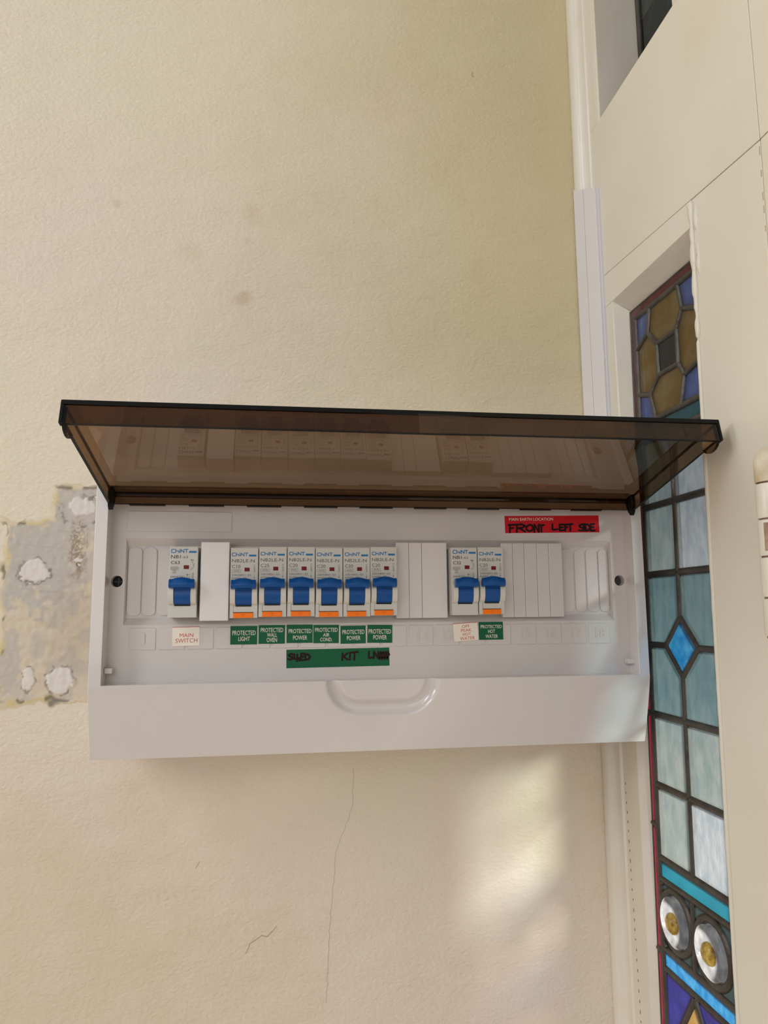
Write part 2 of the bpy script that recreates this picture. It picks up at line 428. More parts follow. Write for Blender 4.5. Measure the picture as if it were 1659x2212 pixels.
# old patched plaster left of the board: a relief of grey undercoat, filler and torn paint edges
def vnoise(x, z, f, seed):
    r = np.random.RandomState(seed); g = r.rand(64, 64)
    u, v = (x*f) % 63, (z*f) % 63
    i, j = np.floor(u).astype(int), np.floor(v).astype(int); a, b = u-i, v-j
    a, b = a*a*(3-2*a), b*b*(3-2*b)
    return (g[i, j]*(1-a)*(1-b) + g[i+1, j]*a*(1-b) + g[i, j+1]*(1-a)*b + g[i+1, j+1]*a*b)
def patch():
    st = 0.8
    xs = np.arange(-118, -14, st); zs = np.arange(-58, 122, st)
    X, Z = np.meshgrid(xs, zs, indexing='ij')
    nz = lambda f, s: vnoise(X+300, Z+300, f, s)
    wob = (nz(.12, 1)-.5)*9 + (nz(.4, 2)-.5)*3
    # signed masks (positive inside)
    def rect(x0, x1, z0, z1, r=0):
        return np.minimum.reduce([X-x0, x1-X, Z-z0, z1-Z]) + wob*0.6
    main = rect(-103, -10, -45, 82)
    top = np.minimum.reduce([X+70, -10-X, Z-60, 108-Z]) + wob*0.25
    inside = np.maximum(main, top)
    sm = lambda d, w: np.clip(d/w+.5, 0, 1)
    m_in = sm(inside, 2.5)
    def blob(cx, cz, rx, rz, k=.35):
        return 1-np.sqrt(((X-cx)/rx)**2+((Z-cz)/rz)**2) + (nz(.25, 9)-.5)*k + (nz(.7, 5)-.5)*.25
    grey = sm(np.minimum(blob(-78, 55, 30, 34, .9), main*.05), .12)
    grey = np.maximum(grey, sm(top, 2)*sm(blob(-52, 92, 24, 22, .8), .3)*.9)
    grey = np.maximum(grey, sm(blob(-97, -18, 7, 22, .5), .2)*.9)
    grey = np.maximum(grey, sm(nz(.09, 12)-.56, .1)*m_in*.6)
    fil = np.zeros_like(X)
    for (cx, cz, rx, rz) in ((-83, 47, 9.5, 9), (-62, -31, 9.5, 9), (-52, 95, 10, 7), (-83, -30, 4, 8), (-53, 55, 3, 1.6)):
        fil = np.maximum(fil, sm(blob(cx, cz, rx, rz), .12))
    brown = sm(blob(-54, 66, 6, 18, .7), .5)*sm(nz(.9, 21)-.45, .25)*.8 + sm(blob(-50, 5, 22, 34, .9), .8)*.22
    edge = np.exp(-((inside+.8)/1.5)**2)
    yel = edge*sm(nz(.1, 31)-.55, .12)
    dk = edge*sm(nz(.16, 41)-.56, .1)
    ring = np.zeros_like(X)
    for (cx, cz, rx, rz) in ((-83, 47, 10.5, 10), (-62, -31, 10.5, 10), (-83, -30, 4.8, 9), (-50, 92, 15, 12)):
        ring = np.maximum(ring, np.exp(-((blob(cx, cz, rx, rz))/.07)**2)*sm(nz(.3, 51)-.45, .2))
    dk = np.maximum(dk, ring*.8)
    dk = np.maximum(dk, sm(blob(-53, 52, 1.6, 1.6), .3))
    dk = np.maximum(dk, sm(blob(-44, 101, 5, 1.8, 1.0), .3)*.8)
    base = np.array(lin((216, 201, 176))[:3])
    C = np.broadcast_to(base, X.shape+(3,)).copy()
    def mixin(f, rgb):
        nonlocal C
        C = C*(1-f[..., None]) + np.array(lin(rgb)[:3])*f[..., None]
    mixin(m_in*.55, (206, 194, 178)); mixin(grey*.75, (182, 180, 175)); mixin(np.clip(brown, 0, 1), (150, 128, 104))
    mixin(fil*.95, (222, 216, 210)); mixin(yel*.7, (208, 190, 130)); mixin(np.clip(dk, 0, 1)*.8, (96, 92, 86))
    H = 0.15 + m_in*(0.35 + (nz(.35, 61)-.5)*.5 + (nz(.9, 62)-.5)*.25) + fil*.5 - np.clip(dk, 0, 1)*.45 + edge*.3
    # paint ridges across the patch
    for (z0, sl, x0, x1) in ((66, -.1, -98, -66), (50, -.08, -74, -40), (34, -.06, -92, -50), (78, -.03, -70, -20), (-47, .0, -80, -30)):
        d = Z-(z0+sl*(X+80)) - (nz(.1, 71)-.5)*2
        H += np.exp(-(d/.7)**2)*.4*((X > x0) & (X < x1))
    keep = (inside > -4 + (nz(.2, 81)-.5)*4)
    H = np.where(keep, H, -0.2)
    fade = np.clip((inside+6)/4, 0, 1)
    H = H*fade - .12*(1-fade)
    idx = -np.ones(X.shape, int); verts, cols = [], []
    bmx = bmesh.new(); vl = {}
    for i in range(X.shape[0]):
        for j in range(X.shape[1]):
            if inside[i, j] > -7:
                vl[(i, j)] = bmx.verts.new((X[i, j], WY-H[i, j], Z[i, j])); cols.append(C[i, j])
    for i in range(X.shape[0]-1):
        for j in range(X.shape[1]-1):
            q = [vl.get(k) for k in ((i, j), (i+1, j), (i+1, j+1), (i, j+1))]
            if all(q): bmx.faces.new(q)
    me = bpy.data.meshes.new('plaster_patch'); bmx.to_mesh(me); bmx.free()
    me.transform(Matrix.Scale(S, 4)); finish(me, 60)
    ca = me.color_attributes.new('paint', 'FLOAT_COLOR', 'POINT')
    ca.data.foreach_set('color', np.c_[np.array(cols), np.ones(len(cols))].astype(np.float32).ravel())
    me.materials.append(M['patch'])
    o = bpy.data.objects.new('plaster_patch', me); COL.objects.link(o); o.parent = wall_back
    tag(o, 'rough patch of grey undercoat and white filler')
patch()

# hairline cracks and chips in the plaster
def crack(pts, w=0.5):
    bmx = bmesh.new(); ribbon(bmx, pts, w, WY, th=0.12)
    obj('plaster_crack', bmx, 'crackfill', wall_back)
M['crackfill'] = mat('plaster_crack_line', (172, 158, 136), 0.8)
def wander(pts, amp, seed):
    rr = random.Random(seed); out = []
    for (x0, z0), (x1, z1) in zip(pts, pts[1:]):
        n = max(2, int(math.hypot(x1-x0, z1-z0)/4))
        out += [(x0+(x1-x0)*i/n+rr.uniform(-amp, amp), z0+(z1-z0)*i/n+rr.uniform(-amp, amp)) for i in range(n)]
    return out+[pts[-1]]
for k, (pts, w_) in enumerate(((((94, -207), (88, -213), (84, -212), (76, -217), (73, -223)), .5), (((150, -100), (149, -128), (137, -158), (133, -200), (130, -260)), .22), (((255.5, 483), (256.5, 479)), .9), (((40, -160), (37, -164)), .5))):
    crack(wander(pts, .5, k), w_)

# right-hand joinery: boards around the leaded light, moulding in the corner
wall_right = empty('wall_right', (XR, -500, -1350)); wall_right.location = (0, 0, 0)
tag(wall_right, 'cream painted timber panelling beside the plaster wall', 'wall', kind='structure')
OY0, OY1, OZT, OZB = 20.0, -89.5, 253.0, -330.0      # opening of the leaded light
XD = XR+13
def board(name, y0, y1, z0, z1, x0=XR, x1=XD, m='paint', bev=0.8):
    return obj(name, lean(nbox(x0, x1, min(y0, y1), max(y0, y1), z0, z1), LEAN if y1 == OY1 and z0 < 0 else 0), m, wall_right, bevel=bev)
board('stile', OY0, 44, -1350, OZT)
obj('stile', lean(nprism([(-157, -1350), (OY1, -1350), (OY1, 277+.076*OY1-.15), (-157, 277-.076*157-.15)], XR, XD, axis='x')), 'paint', wall_right, bevel=0.6)
def zj(y): return 277.0+0.076*y          # the joint between head and rail runs slightly out of level
obj('head_rail', (nprism([(OY1, OZT), (44, OZT), (44, zj(44)-.15), (OY1, zj(OY1)-.15)], XR, XD, axis='x')), 'paint', wall_right, bevel=0.4)
obj('rail', (nprism([(-157, zj(-157)+.15), (44, zj(44)+.15), (44, 411), (-157, 411)], XR, XD, axis='x')), 'paint', wall_right, bevel=0.4)
board('stile', -157, -85.5, 411, 1250)
board('rail', -85.5, 30, 884, 1250)
board('stile', 30, 44, 411, 1250)
board('bottom_rail', OY1, OY0, -1350, OZB)
# bevelled reveal of the leaded light
GX = 356.0; GL = 0.0135
def bevel_strip(name, a0, a1, b0, b1, m='trimpaint'):
    """quad prism between the face edge (a0..a1) and the glass edge (b0..b1); points (y,z)"""
    bmx = bmesh.new()
    P = [(XR, p[0], p[1]) for p in (a0, a1)] + [(GX+1.2+GL*p[1], p[0], p[1]) for p in (b1, b0)]
    back = [(XD, a0[0], a0[1]), (XD, a1[0], a1[1]), (XD, b1[0], b1[1]), (XD, b0[0], b0[1])]
    v = [bmx.verts.new(p) for p in P]; w = [bmx.verts.new(p) for p in back]
    bmx.faces.new(v); bmx.faces.new(w[::-1])
    for i in range(4): bmx.faces.new((v[i], w[i], w[(i+1) % 4], v[(i+1) % 4]))
    return obj(name, bmx, m, wall_right, bevel=0.6)
GY0, GY1, GZT, GZB = 14.8, -89.5, 242.5, -318.0
bevel_strip('reveal_bevel', (OY0, OZT), (OY0, OZB), (GY0, GZT), (GY0, GZB))
bevel_strip('reveal_bevel', (OY0, OZT), (OY1, OZT), (GY0, GZT), (GY1, GZT))
bevel_strip('reveal_bevel', (OY0, OZB), (OY1, OZB), (GY0, GZB), (GY1, GZB))
# lumpy old paint along the near edge of the opening
def lumpy(y, z0, z1, amp, seed, r=2.2, dx=0.0):
    rr = random.Random(seed); bmx = bmesh.new(); rings = []
    n = int((z1-z0)/3); ks = [r*(1+amp*(rr.random()-.5)*2) for _ in range(n+3)]; ks = [(ks[max(i-1, 0)]+2*ks[i]+ks[i+1])/4 for i in range(n+1)]
    for i in range(n+1):
        z = z0+(z1-z0)*i/n; k = ks[i]
        if i in (0, n): k = 0.3
        rings.append([bmx.verts.new((XR+dx+k*.8*math.cos(a), y+k*math.sin(a), z)) for a in [j*math.pi/4 for j in range(8)]])
    for a, b in zip(rings, rings[1:]):
        for j in range(8): bmx.faces.new((a[j], a[(j+1) % 8], b[(j+1) % 8], b[j]))
    obj('paint_ridge', lean(bmx), 'paint', wall_right, smooth=80)
lumpy(-91, 178, 270, 0.7, 3, 2.2)
lumpy(-95.5, 205, 266, 1.0, 4, 1.6, 0.6)
lumpy(-90.6, -330, 180, 0.12, 5, 1.6)
# corner moulding in three runs
def moulding(name, prof, z0, z1, m='trimpaint', s=0.0):
    bmx = nprism([(p[1], p[0]) for p in prof], z0, z1, axis='z') if False else bmesh.new()
    a = [bmx.verts.new((p[0]+s*z0, p[1], z0)) for p in prof]; b = [bmx.verts.new((p[0]+s*z1, p[1], z1)) for p in prof]
    bmx.faces.new(a); bmx.faces.new(b[::-1])
    for i in range(len(prof)):
        bmx.faces.new((a[i], b[i], b[(i+1) % len(prof)], a[(i+1) % len(prof)]))
    return bmx
prof = [(359, 76), (345.0, 76)]
for i in range(7):
    t = math.pi*i/6; prof.append((345.6-2.2*math.sin(t), 68-7*math.cos(t)*-1 if False else 75-7*(1-math.cos(t))))
for i in range(1, 7):
    t = math.pi*i/6; prof.append((346.3+2.2*math.sin(t), 61-7*(1-math.cos(t))))
for i in range(1, 6):
    t = math.pi*i/5; prof.append((347.0-1.6*math.sin(t), 47-2.2*(1-math.cos(t))))
prof += [(359, 42.6)]
trim = obj('trim_1', moulding('trim', prof, -1350, 1250), 'trimpaint', smooth=50)
tag(trim, 'white glossy moulding running up the wall corner', 'moulding', kind='structure')
# dashed cracks in the paint between moulding and window frame
for k in range(26):
    z = -110-k*6.6; y = 40.4-0.033*(-110-z) + rng.uniform(-.3, .3)
    obj('paint_crack', (nbox(XR-0.12, XR+0.3, y-.35, y+.35, z-rng.uniform(1.2, 2.6), z)), 'crack', wall_right)
for k in range(5):
    z = 262-k*12+rng.uniform(-3, 3)
    obj('paint_crack', lean(nbox(XR-0.12, XR+0.3, -156.6, -156.1, z-rng.uniform(2, 6), z)), 'crackfill', wall_right)

# floor, and the front door that hangs on the hinge at the frame's edge
tag(obj('floor', nbox(-1600, XR, -2600, WY, -1370, -1350), mat('floorboards', (170, 150, 130), 0.4)), 'brown timber floor', 'floor', kind='structure')
obj('rail', nbox(XR, XR+17, -960, -157.4, 265.4, 1250), 'paint', wall_right, bevel=0.4)
DZ0, DZ1, DY0, DY1 = 6, 130, -193, -330  # unseen small pane added in the door to throw sun onto the board
bm = bmesh.new()
L_ = plate_with_holes(bm, [[(-960, -1345), (-157.4, -1345), (-157.4, 265), (-960, 265)], [(DY1, DZ0), (DY0, DZ0), (DY0, DZ1), (DY1, DZ1)]], 0)
r_ = bmesh.ops.extrude_face_region(bm, geom=bm.faces[:])
for v in [g for g in r_['geom'] if isinstance(g, bmesh.types.BMVert)]: v.co.y = 14
for v in bm.verts: v.co = Vector((XR+v.co.y, v.co.x, v.co.z))
door = tag(obj('door_1', lean(bm), 'paint', bevel=0.6), 'cream painted front door beside the leaded light', 'door', kind='structure')
obj('glass_pane', lean(nbox(XR+6, XR+6.2, DY1, DY0, DZ0, DZ1)), 'sun_pane', door)
def sun_pane_came(p, q, w=7):
    d = (Vector(q)-Vector(p)).normalized(); n = Vector((-d.y, d.x))*w/2
    pts = [Vector(p)+n, Vector(q)+n, Vector(q)-n, Vector(p)-n]
    obj('lead_came', lean(nprism([tuple(v) for v in pts], XR+4, XR+8.5, axis='x')), 'lead', door)
for y in (-266, -310): sun_pane_came((y, DZ0), (y, DZ1))
for k in range(4):
    z = -70+k*62
    for sg in (-.64,):
        a_, b_ = (DY0, z+sg*0), (DY1, z+sg*(DY1-DY0))
        # clip to the glass
        pts = []
        for t in [i/400 for i in range(401)]:
            zz_ = a_[1]+(b_[1]-a_[1])*t
            if DZ0 < zz_ < DZ1: pts.append((a_[0]+(b_[0]-a_[0])*t, zz_))
        if len(pts) > 20: sun_pane_came(pts[0], pts[-1])

# unseen roof and beam added outside to keep sun off the upper panes
sun_block = tag(empty('sun_block', (0, 0, 0)), 'unseen roof added outside to keep sun off the leaded light', 'sun_block', kind='structure')
obj('sun_block_roof', nbox(XR+20, 880, -2600, 900, 600, 620), 'trimpaint', sun_block)
obj('sun_block_beam', nbox(850, 880, -2600, 900, 330, 600), 'trimpaint', sun_block)

# ------------------------------------------------------------------ leaded lights
def gx(z, d=0.0): return GX + GL*z + d
window = empty('window_1', (0, 0, 0))
tag(window, 'leaded light of coloured and pale green glass', 'window', kind='structure')
def pane(pts, m, th=2.2, label=None):
    bmx = bmesh.new()
    c = Vector((sum(p[0] for p in pts)/len(pts), sum(p[1] for p in pts)/len(pts)))
    q = [c + (Vector(p)-c)*0.995 for p in pts]
    a = [bmx.verts.new((gx(p.y, -th/2), p.x, p.y)) for p in q]; b = [bmx.verts.new((gx(p.y, th/2), p.x, p.y)) for p in q]
    bmx.faces.new(a); bmx.faces.new(b[::-1])
    for i in range(len(q)): bmx.faces.new((a[i], b[i], b[(i+1) % len(q)], a[(i+1) % len(q)]))
    o = obj('glass_pane', bmx, m, window)
    if label: o['label'] = label
    return o
def came(pts, w=5.2, h=2.0):
    """lead strip with a rounded face following pts (y,z)"""
    bmx = bmesh.new(); P = [Vector(p) for p in pts]; rings = []
    for i, p in enumerate(P):
        d = (P[min(i+1, len(P)-1)] - P[max(i-1, 0)]).normalized(); n = Vector((-d.y, d.x))
        ring = []
        for k in range(10):
            a = 2*math.pi*k/10; q = p + n*(w/2*math.cos(a))
            ring.append(bmx.verts.new((gx(q.y, -(h+.6)*math.sin(a)), q.x, q.y)))
        rings.append(ring)
    for a, b in zip(rings, rings[1:]):
        for k in range(10): bmx.faces.new((a[k], a[(k+1) % 10], b[(k+1) % 10], b[k]))
    bmx.faces.new(rings[0]); bmx.faces.new(rings[-1][::-1])
    return obj('lead_came', bmx, 'lead', window, smooth=50)
YL, YM, YR = 6.5, -34.6, -76.0
T, B = 233.5, 149.5
A_, B_, C_, D_ = (-22, 203), (-48.5, 203), (-48.5, 179), (-23, 179.5)
VTL, VBL, VBR, VTR = (-10.3, 215.5), (-9.8, 169), (-55, 169), (-56, 214.5)
# borders
for (z0, z1) in ((T+1, 135), (135, 40), (40, -56), (-56, -131), (-131, -212), (-212, -324)):
    pane([(14.5, z0), (YL, z0), (YL, z1), (14.5, z1)], 'g_red'); pane([(YR, z0), (-91.5, z0), (-91.5, z1), (YR, z1)], 'g_red')
    came([(14.6, z1), (YL, z1)], 4); came([(YR, z1), (-91, z1)], 4)
pane([(14.5, 242.2), (-91.5, 242.2), (-91.5, T), (14.5, T)], 'g_red', label='ruby strip along the top of the light')
# flower block
pane([(YL, T), (-14, T), VTL, (YL, 208)], 'g_blue'); pane([(-52, T), (YR, T), (YR, 207), VTR], 'g_blue')
pane([(YL, 173), VBL, (-16, B), (YL, B)], 'g_blue'); pane([VBR, (YR, 173), (YR, B), (-49, B)], 'g_blue')
pane([A_, VTL, (-15, T), (-51.5, T), VTR, B_], 'g_amber'); pane([D_, C_, VBR, (-49, B), (-16.5, B), VBL], 'g_amber')
pane([VTL, A_, D_, VBL, (YL, 174), (YL, 207.5)], 'g_amber'); pane([B_, VTR, (YR, 207), (YR, 174), VBR, C_], 'g_amber')
pane([A_, B_, C_, D_], 'g_navy')
for pts in ([A_, VTL, (-14.5, T)], [VTL, (YL, 208)], [B_, VTR, (-52, T)], [VTR, (YR, 207)], [D_, VBL, (-16.3, B)], [VBL, (YL, 173.5)], [C_, VBR, (-49, B)], [VBR, (YR, 173.5)], [A_, B_], [B_, C_], [C_, D_], [D_, A_]):
    came(pts, 4.6)
# pale quarries
rows = [136.5, 88.6, 40.3, -8.6, -56.2, -103.5, -151.2]
pane([(YL, B), (YR, B), (YR, 136.5), (YL, 136.5)], 'g_turq')
pane([(YL, 136.5), (YM, 136.5), (YM, 88.6), (YL, 88.6)], 'g_pale'); pane([(YM, 136.5), (YR, 136.5), (YR, 88.6), (YM, 88.6)], 'g_white')
pane([(YL, 88.6), (YM, 88.6), (YM, 40.3), (YL, 40.3)], 'g_pale'); pane([(YM, 88.6), (YR, 88.6), (YR, 40.3), (YM, 40.3)], 'g_white')
DT, DR, DB, DL = (YM, 11), (-54.3, -8.6), (YM, -28), (-15.2, -8.6)
pane([(YL, 40.3), (YM, 40.3), DT, DL, (YL, -8.6)], 'g_teal'); pane([(YM, 40.3), (YR, 40.3), (YR, -8.6), DR, DT], 'g_teal')
pane([(YL, -8.6), DL, DB, (YM, -56.2), (YL, -56.2)], 'g_teal'); pane([DR, (YR, -8.6), (YR, -56.2), (YM, -56.2), DB], 'g_teal')
pane([DT, DR, DB, DL], 'g_sky', label='bright blue diamond pane')
pane([(YL, -56.2), (YM, -56.2), (YM, -103.5), (YL, -103.5)], 'g_pale'); pane([(YM, -56.2), (YR, -56.2), (YR, -103.5), (YM, -103.5)], 'g_pale')
pane([(YL, -103.5), (YM, -103.5), (YM, -151.2), (YL, -151.2)], 'g_pale'); pane([(YM, -103.5), (YR, -103.5), (YR, -151.2), (YM, -151.2)], 'g_white')
for z in (T, B, 136.5, 88.6, 40.3, -56.2, -103.5, -151.2): came([(YL, z), (YR, z)])
came([(14.5, 242), (14.5, -324)], 2.4, 1.0); came([(14.5, 241.5), (-84, 241.5)], 2.0, 1.0)
came([(YL, T), (YL, -324)], 5.0); came([(YR, T), (YR, -324)], 5.0)
came([(YM, 136.5), (YM, 11)], 4.6); came([(YM, -28), (YM, -151.2)], 4.6)
came([DT, DR], 4.6); came([DR, DB], 4.6); came([DB, DL], 4.6); came([DL, DT], 4.6)
came([(YL, -8.6), DL], 4.6); came([DR, (YR, -8.6)], 4.6)
# band of roundels between two bright strips
pane([(YL, -151.2), (YR, -151.2), (YR, -164), (YL, -164)], 'g_turq', label='turquoise strip'); came([(YL, -164.8), (YR, -164.8)], 4.6)
bm = bmesh.new()
plate_with_holes(bm, [[(YL, -164), (YR, -164), (YR, -209), (YL, -209)], circle(-11.5, -186.3, 15.6, 32)[::-1], circle(-52.0, -187.0, 15.6, 32)[::-1]], 0)
r_ = bmesh.ops.extrude_face_region(bm, geom=bm.faces[:])
for v in [g for g in r_['geom'] if isinstance(g, bmesh.types.BMVert)]: v.co.y = 2.0
for v in bm.verts: v.co = Vector((gx(v.co.z, v.co.y-1), v.co.x, v.co.z))
tag(obj('glass_pane', bm, 'g_green', window), 'dark glass around the roundels')
came([(YL, -208.6), (YR, -208.6)], 4.8)
pane([(YL, -209), (YR, -209), (YR, -220.5), (YL, -220.5)], 'g_sky', label='bright blue strip'); came([(YL, -221), (YR, -221)], 4.6)
for cy, cz in ((-11.5, -186.3), (-52.0, -187.0)):
    bmx = bmesh.new(); lathe(bmx, [(15.2, 0), (15.2, -3), (13.5, -4.2), (9, -3.2), (0.01, -3.0)], 32, 'x', (gx(cz, -1), cy, cz))
    rd = obj('glass_roundel', bmx, 'g_clear', window, smooth=50)
    bmx = bmesh.new(); lathe(bmx, [(6.6, -2.6), (6.2, -5), (4, -6.6), (0.01, -7.0)], 24, 'x', (gx(cz, -1), cy-1, cz))
    tag(obj('glass_boss', bmx, 'g_boss', rd, smooth=60), 'amber boss')
    ring = [(cy+18*math.cos(a), cz+18*math.sin(a)) for a in [2*math.pi*i/28 for i in range(29)]]
    came(ring, 5.6, 2.4)
came([(-31.7, -166), (-31.7, -207)], 4.0)
came([(YL, -169), (2, -166)], 3); came([(YL, -203), (2, -207)], 3)
pane([(YL, -221), (-27, -221), (-30, -224.5), (-12.5, -249), (-29, -276), (-29, -324), (YL, -324)], 'g_deep', label='deep blue pane')
pane([(-33, -221), (YR, -221), (YR, -324), (-29, -324), (-29, -276), (-47, -249), (-30, -224.5)], 'g_deep')
pane([(-30, -224.5), (-12.5, -249), (-29, -276), (-47, -249)], 'g_amber')
for pts in ([(-30, -223), (-12.5, -249)], [(-12.5, -249), (-29, -276)], [(-29, -276), (-47, -249)], [(-47, -249), (-30, -223)], [(-29, -276), (-29, -324)]): came(pts, 4.6)

# upper light above the rail
window2 = tag(empty('window_2', (0, 0, 0)), 'upper leaded light above the cream rail', 'window', kind='structure')
X2 = 386
for nm, a, m in (('reveal', (XR+1, X2+6, 26, 31, 404, 1250), 'trimpaint'), ('reveal', (XR+1, X2+6, -93, -86.2, 404, 884), 'trimpaint'), ('window_sill', (XR+6, X2+6, -86, 30, 398, 409.5), 'trimpaint')):
    obj(nm, nbox(*a), m, window2)
z0, z1 = 409, 900
for (y0, y1, m) in ((23, -30, 'g_upper'), (-30, -84, 'g_upper')):
    for k in range(5):
        za, zb = 500+k*76, 500+(k+1)*76
        obj('glass_pane', nbox(X2, X2+2, y1, y0, za, zb), m, window2)
        obj('lead_came', nbox(X2-1.8, X2+3.5, y1, y0, zb-2.6, zb+2.6), 'lead', window2, bevel=1)
    obj('glass_pane', nbox(X2, X2+2, y1, y0, 465, 500), 'g_green', window2); obj('glass_pane', nbox(X2, X2+2, y1, y0, 412, 465), 'g_red', window2)
    obj('lead_came', nbox(X2-1.8, X2+3.5, y1, y0, 462, 469), 'lead', window2, bevel=1)
    obj('lead_came', nbox(X2-1.8, X2+3.5, y1, y0, 407, 413), 'lead', window2, bevel=1)
for y in (23.5, -30, -84):
    obj('lead_came', nbox(X2-2, X2+3.7, y-2.8, y+2.8, 408, 884), 'lead', window2, bevel=1)

# ------------------------------------------------------------------ distribution board
BX0, BX1, BZ0, BZ1 = -20.5, 343.0, -73.5, 145.0
RX0, RX1, RZ0, RZ1 = -13.0, 335.7, -27.6, 96.0
board_ = empty('distribution_board', (161, WY, BZ0))
OFF = Vector((161, WY, BZ0))
tag(board_, 'white plastic electrical distribution board with raised smoked lid', 'switchboard')
def part(name, bm, m, parent=None, **k):
    """mesh given in world millimetres, child of the board (or of one of its parts)"""
    for v in bm.verts: v.co -= OFF
    return obj(name, bm, m, parent or board_, **k)

# cover: bowed front frame with the finger dish, drawn as a height field and closed to the wall
def front_y(x, z):
    y = -13.0
    if z < -29: y = -13 + 12*((-29-z)/44.5)**1.15
    if z > 112: y = -13 + 8*((z-112)/33.0)**1.3
    # finger dish: U shaped hollow centred on the recess
    hw_o, hw_i, zo, zi = 37.0, 27.0, -50.0, -40.0
    def sd(hw, zb):      # inside distance of the U shape
        r = min(hw, abs(zb+27)); r *= 0.98
        dx = abs(x-161)-(hw-r); dz = (zb+r)-z
        dx, dz = max(dx, 0), max(dz, 0)
        return r-math.hypot(dx, dz)
    if z < -20:
        do = sd(hw_o, zo)
        if do > 0:
            t = min(do/9.5, 1.0)
            y += 4.8*math.sin(min(t, 1)*math.pi)*0.75 + 2.2*t*t*(3-2*t)
    return y
def axis_vals(lo, hi, coarse, fine, f0, f1):
    v = [lo]
    while v[-1] < hi-1e-6:
        st = fine if f0 <= v[-1] < f1 else coarse
        nx = v[-1]+st
        if v[-1] < f0 < nx: nx = f0
        v.append(min(nx, hi))
    return v
xs = axis_vals(BX0, RX0, 4, 4, 0, 0) + axis_vals(RX0, RX1, 14, 1.0, 121, 201)[1:] + axis_vals(RX1, BX1, 4, 4, 0, 0)[1:]
zs = axis_vals(BZ0, RZ0, 4, 1.0, -54, RZ0) + axis_vals(RZ0, RZ1, 24, 24, 0, 0)[1:] + axis_vals(RZ1, BZ1, 6, 6, 0, 0)[1:]
bm = bmesh.new(); grid = {}
def gv(i, j):
    if (i, j) not in grid: grid[(i, j)] = bm.verts.new((xs[i], front_y(xs[i], zs[j]), zs[j]))
    return grid[(i, j)]
for i in range(len(xs)-1):
    for j in range(len(zs)-1):
        if RX0-1e-6 <= xs[i] and xs[i+1] <= RX1+1e-6 and RZ0-1e-6 <= zs[j] and zs[j+1] <= RZ1+1e-6: continue
        bm.faces.new((gv(i, j), gv(i+1, j), gv(i+1, j+1), gv(i, j+1)))
def on_outer(v): return abs(v.co.x-BX0) < 1e-4 or abs(v.co.x-BX1) < 1e-4 or abs(v.co.z-BZ0) < 1e-4 or abs(v.co.z-BZ1) < 1e-4
bnd = [e for e in bm.edges if e.is_boundary]
outer = [e for e in bnd if on_outer(e.verts[0]) and on_outer(e.verts[1])]
inner = [e for e in bnd if e not in set(outer)]
ext = bmesh.ops.extrude_edge_only(bm, edges=outer)
for v in [g for g in ext['geom'] if isinstance(g, bmesh.types.BMVert)]: v.co.y = WY
ext = bmesh.ops.extrude_edge_only(bm, edges=inner)
for v in [g for g in ext['geom'] if isinstance(g, bmesh.types.BMVert)]: v.co.y = 0.6
cover = part('cover', bm, 'plastic', smooth=50, bevel=0.25, seg=2, lim=75)

# panel with the breaker opening and two screw holes
bm = bmesh.new()
PX0, PX1, PZ0, PZ1 = -3.9, 325.3, 8.5, 64.0
lo = [(RX0, RZ0), (RX1, RZ0), (RX1, RZ1), (RX0, RZ1)]
ho = [(PX0, PZ0), (PX1, PZ0), (PX1, PZ1), (PX0, PZ1)]
h1, h2 = circle(-8.9, 36.3, 3.7, 28), circle(331.0, 36.1, 3.7, 28)
L = plate_with_holes(bm, [lo, ho, h1, h2], 0.0)
sk = skirt(bm, L[1], [(PX0+.6, 4, PZ0+4.4), (PX1-.6, 4, PZ0+4.4), (PX1-.6, 4, PZ1-4.6), (PX0+.6, 4, PZ1-4.6)])
bm.faces.new(sk)
bmesh.ops.recalc_face_normals(bm, faces=bm.faces[:])
for lp, c in ((L[2], (-8.9, 36.3)), (L[3], (331.0, 36.1))):
    skirt(bm, lp, [(v.co.x, 9, v.co.z) for v in lp])
part('panel', bm, 'plastic_in')
for c in ((-8.9, 36.3), (331.0, 36.1)):
    bm = bmesh.new(); lathe(bm, [(3.69, 5.5), (3.69, 9)], 24, 'y', (c[0], 0, c[1]))
    sc = part('screw', bm, 'dark' if c[0] < 0 else mat('lit_screw', (70, 66, 62), 0.5))  # light put into the tone: left screw black, right one greyer as lit
    bm = bmesh.new(); box(bm, c[0]-2.6, c[0]+2.6, 5.3, 5.6, c[1]-.4, c[1]+.4); box(bm, c[0]-.4, c[0]+.4, 5.28, 5.6, c[1]-2.6, c[1]+2.6)
    part('screw_slot', bm, mat('screw_slot_grey', (52, 56, 54), 0.4), sc)

# writing panel, knock-outs, blanking plates, numbered cells
part('name_plate', nprism(rrect(-3.8, 62.6, 68.5, 81.6, 0.5, 2), 0.1, -0.55), 'plastic_in', bevel=0.15, seg=1)
for (a, b, cs) in ((-3.0, 5.7, (1, 1, 1, 1)), (6.3, 15.0, (1, 1, 1, 1)), (15.6, 24.2, (1, 1, 1, 1)), (288.4, 298.6, (1, 0, 0, 1)), (299.6, 307.2, (1, 1, 1, 1)), (308.2, 316.5, (1, 1, 1, 1)), (317.4, 324.4, (1, 1, 1, 1))):
    part('knockout', nprism(rrect(a, b, 14.4, 58.4, 3.0, 5, cs), 4.1, 3.1), 'plastic_in', bevel=0.35)
part('blanking_plate', nbox(44.3, 62.3, -11.0, 4, 10.8, 61.0), 'plastic', bevel=0.5)
for (a, b) in ((171.4, 180.1), (180.3, 188.9), (189.1, 206.3), (244.4, 252.6), (252.8, 260.9), (261.1, 269.8), (270.0, 278.5), (278.7, 288.2)):
    part('blanking_plate', nbox(a, b, -3.0, 4, 11.3, 61.9), 'plastic', bevel=0.3)
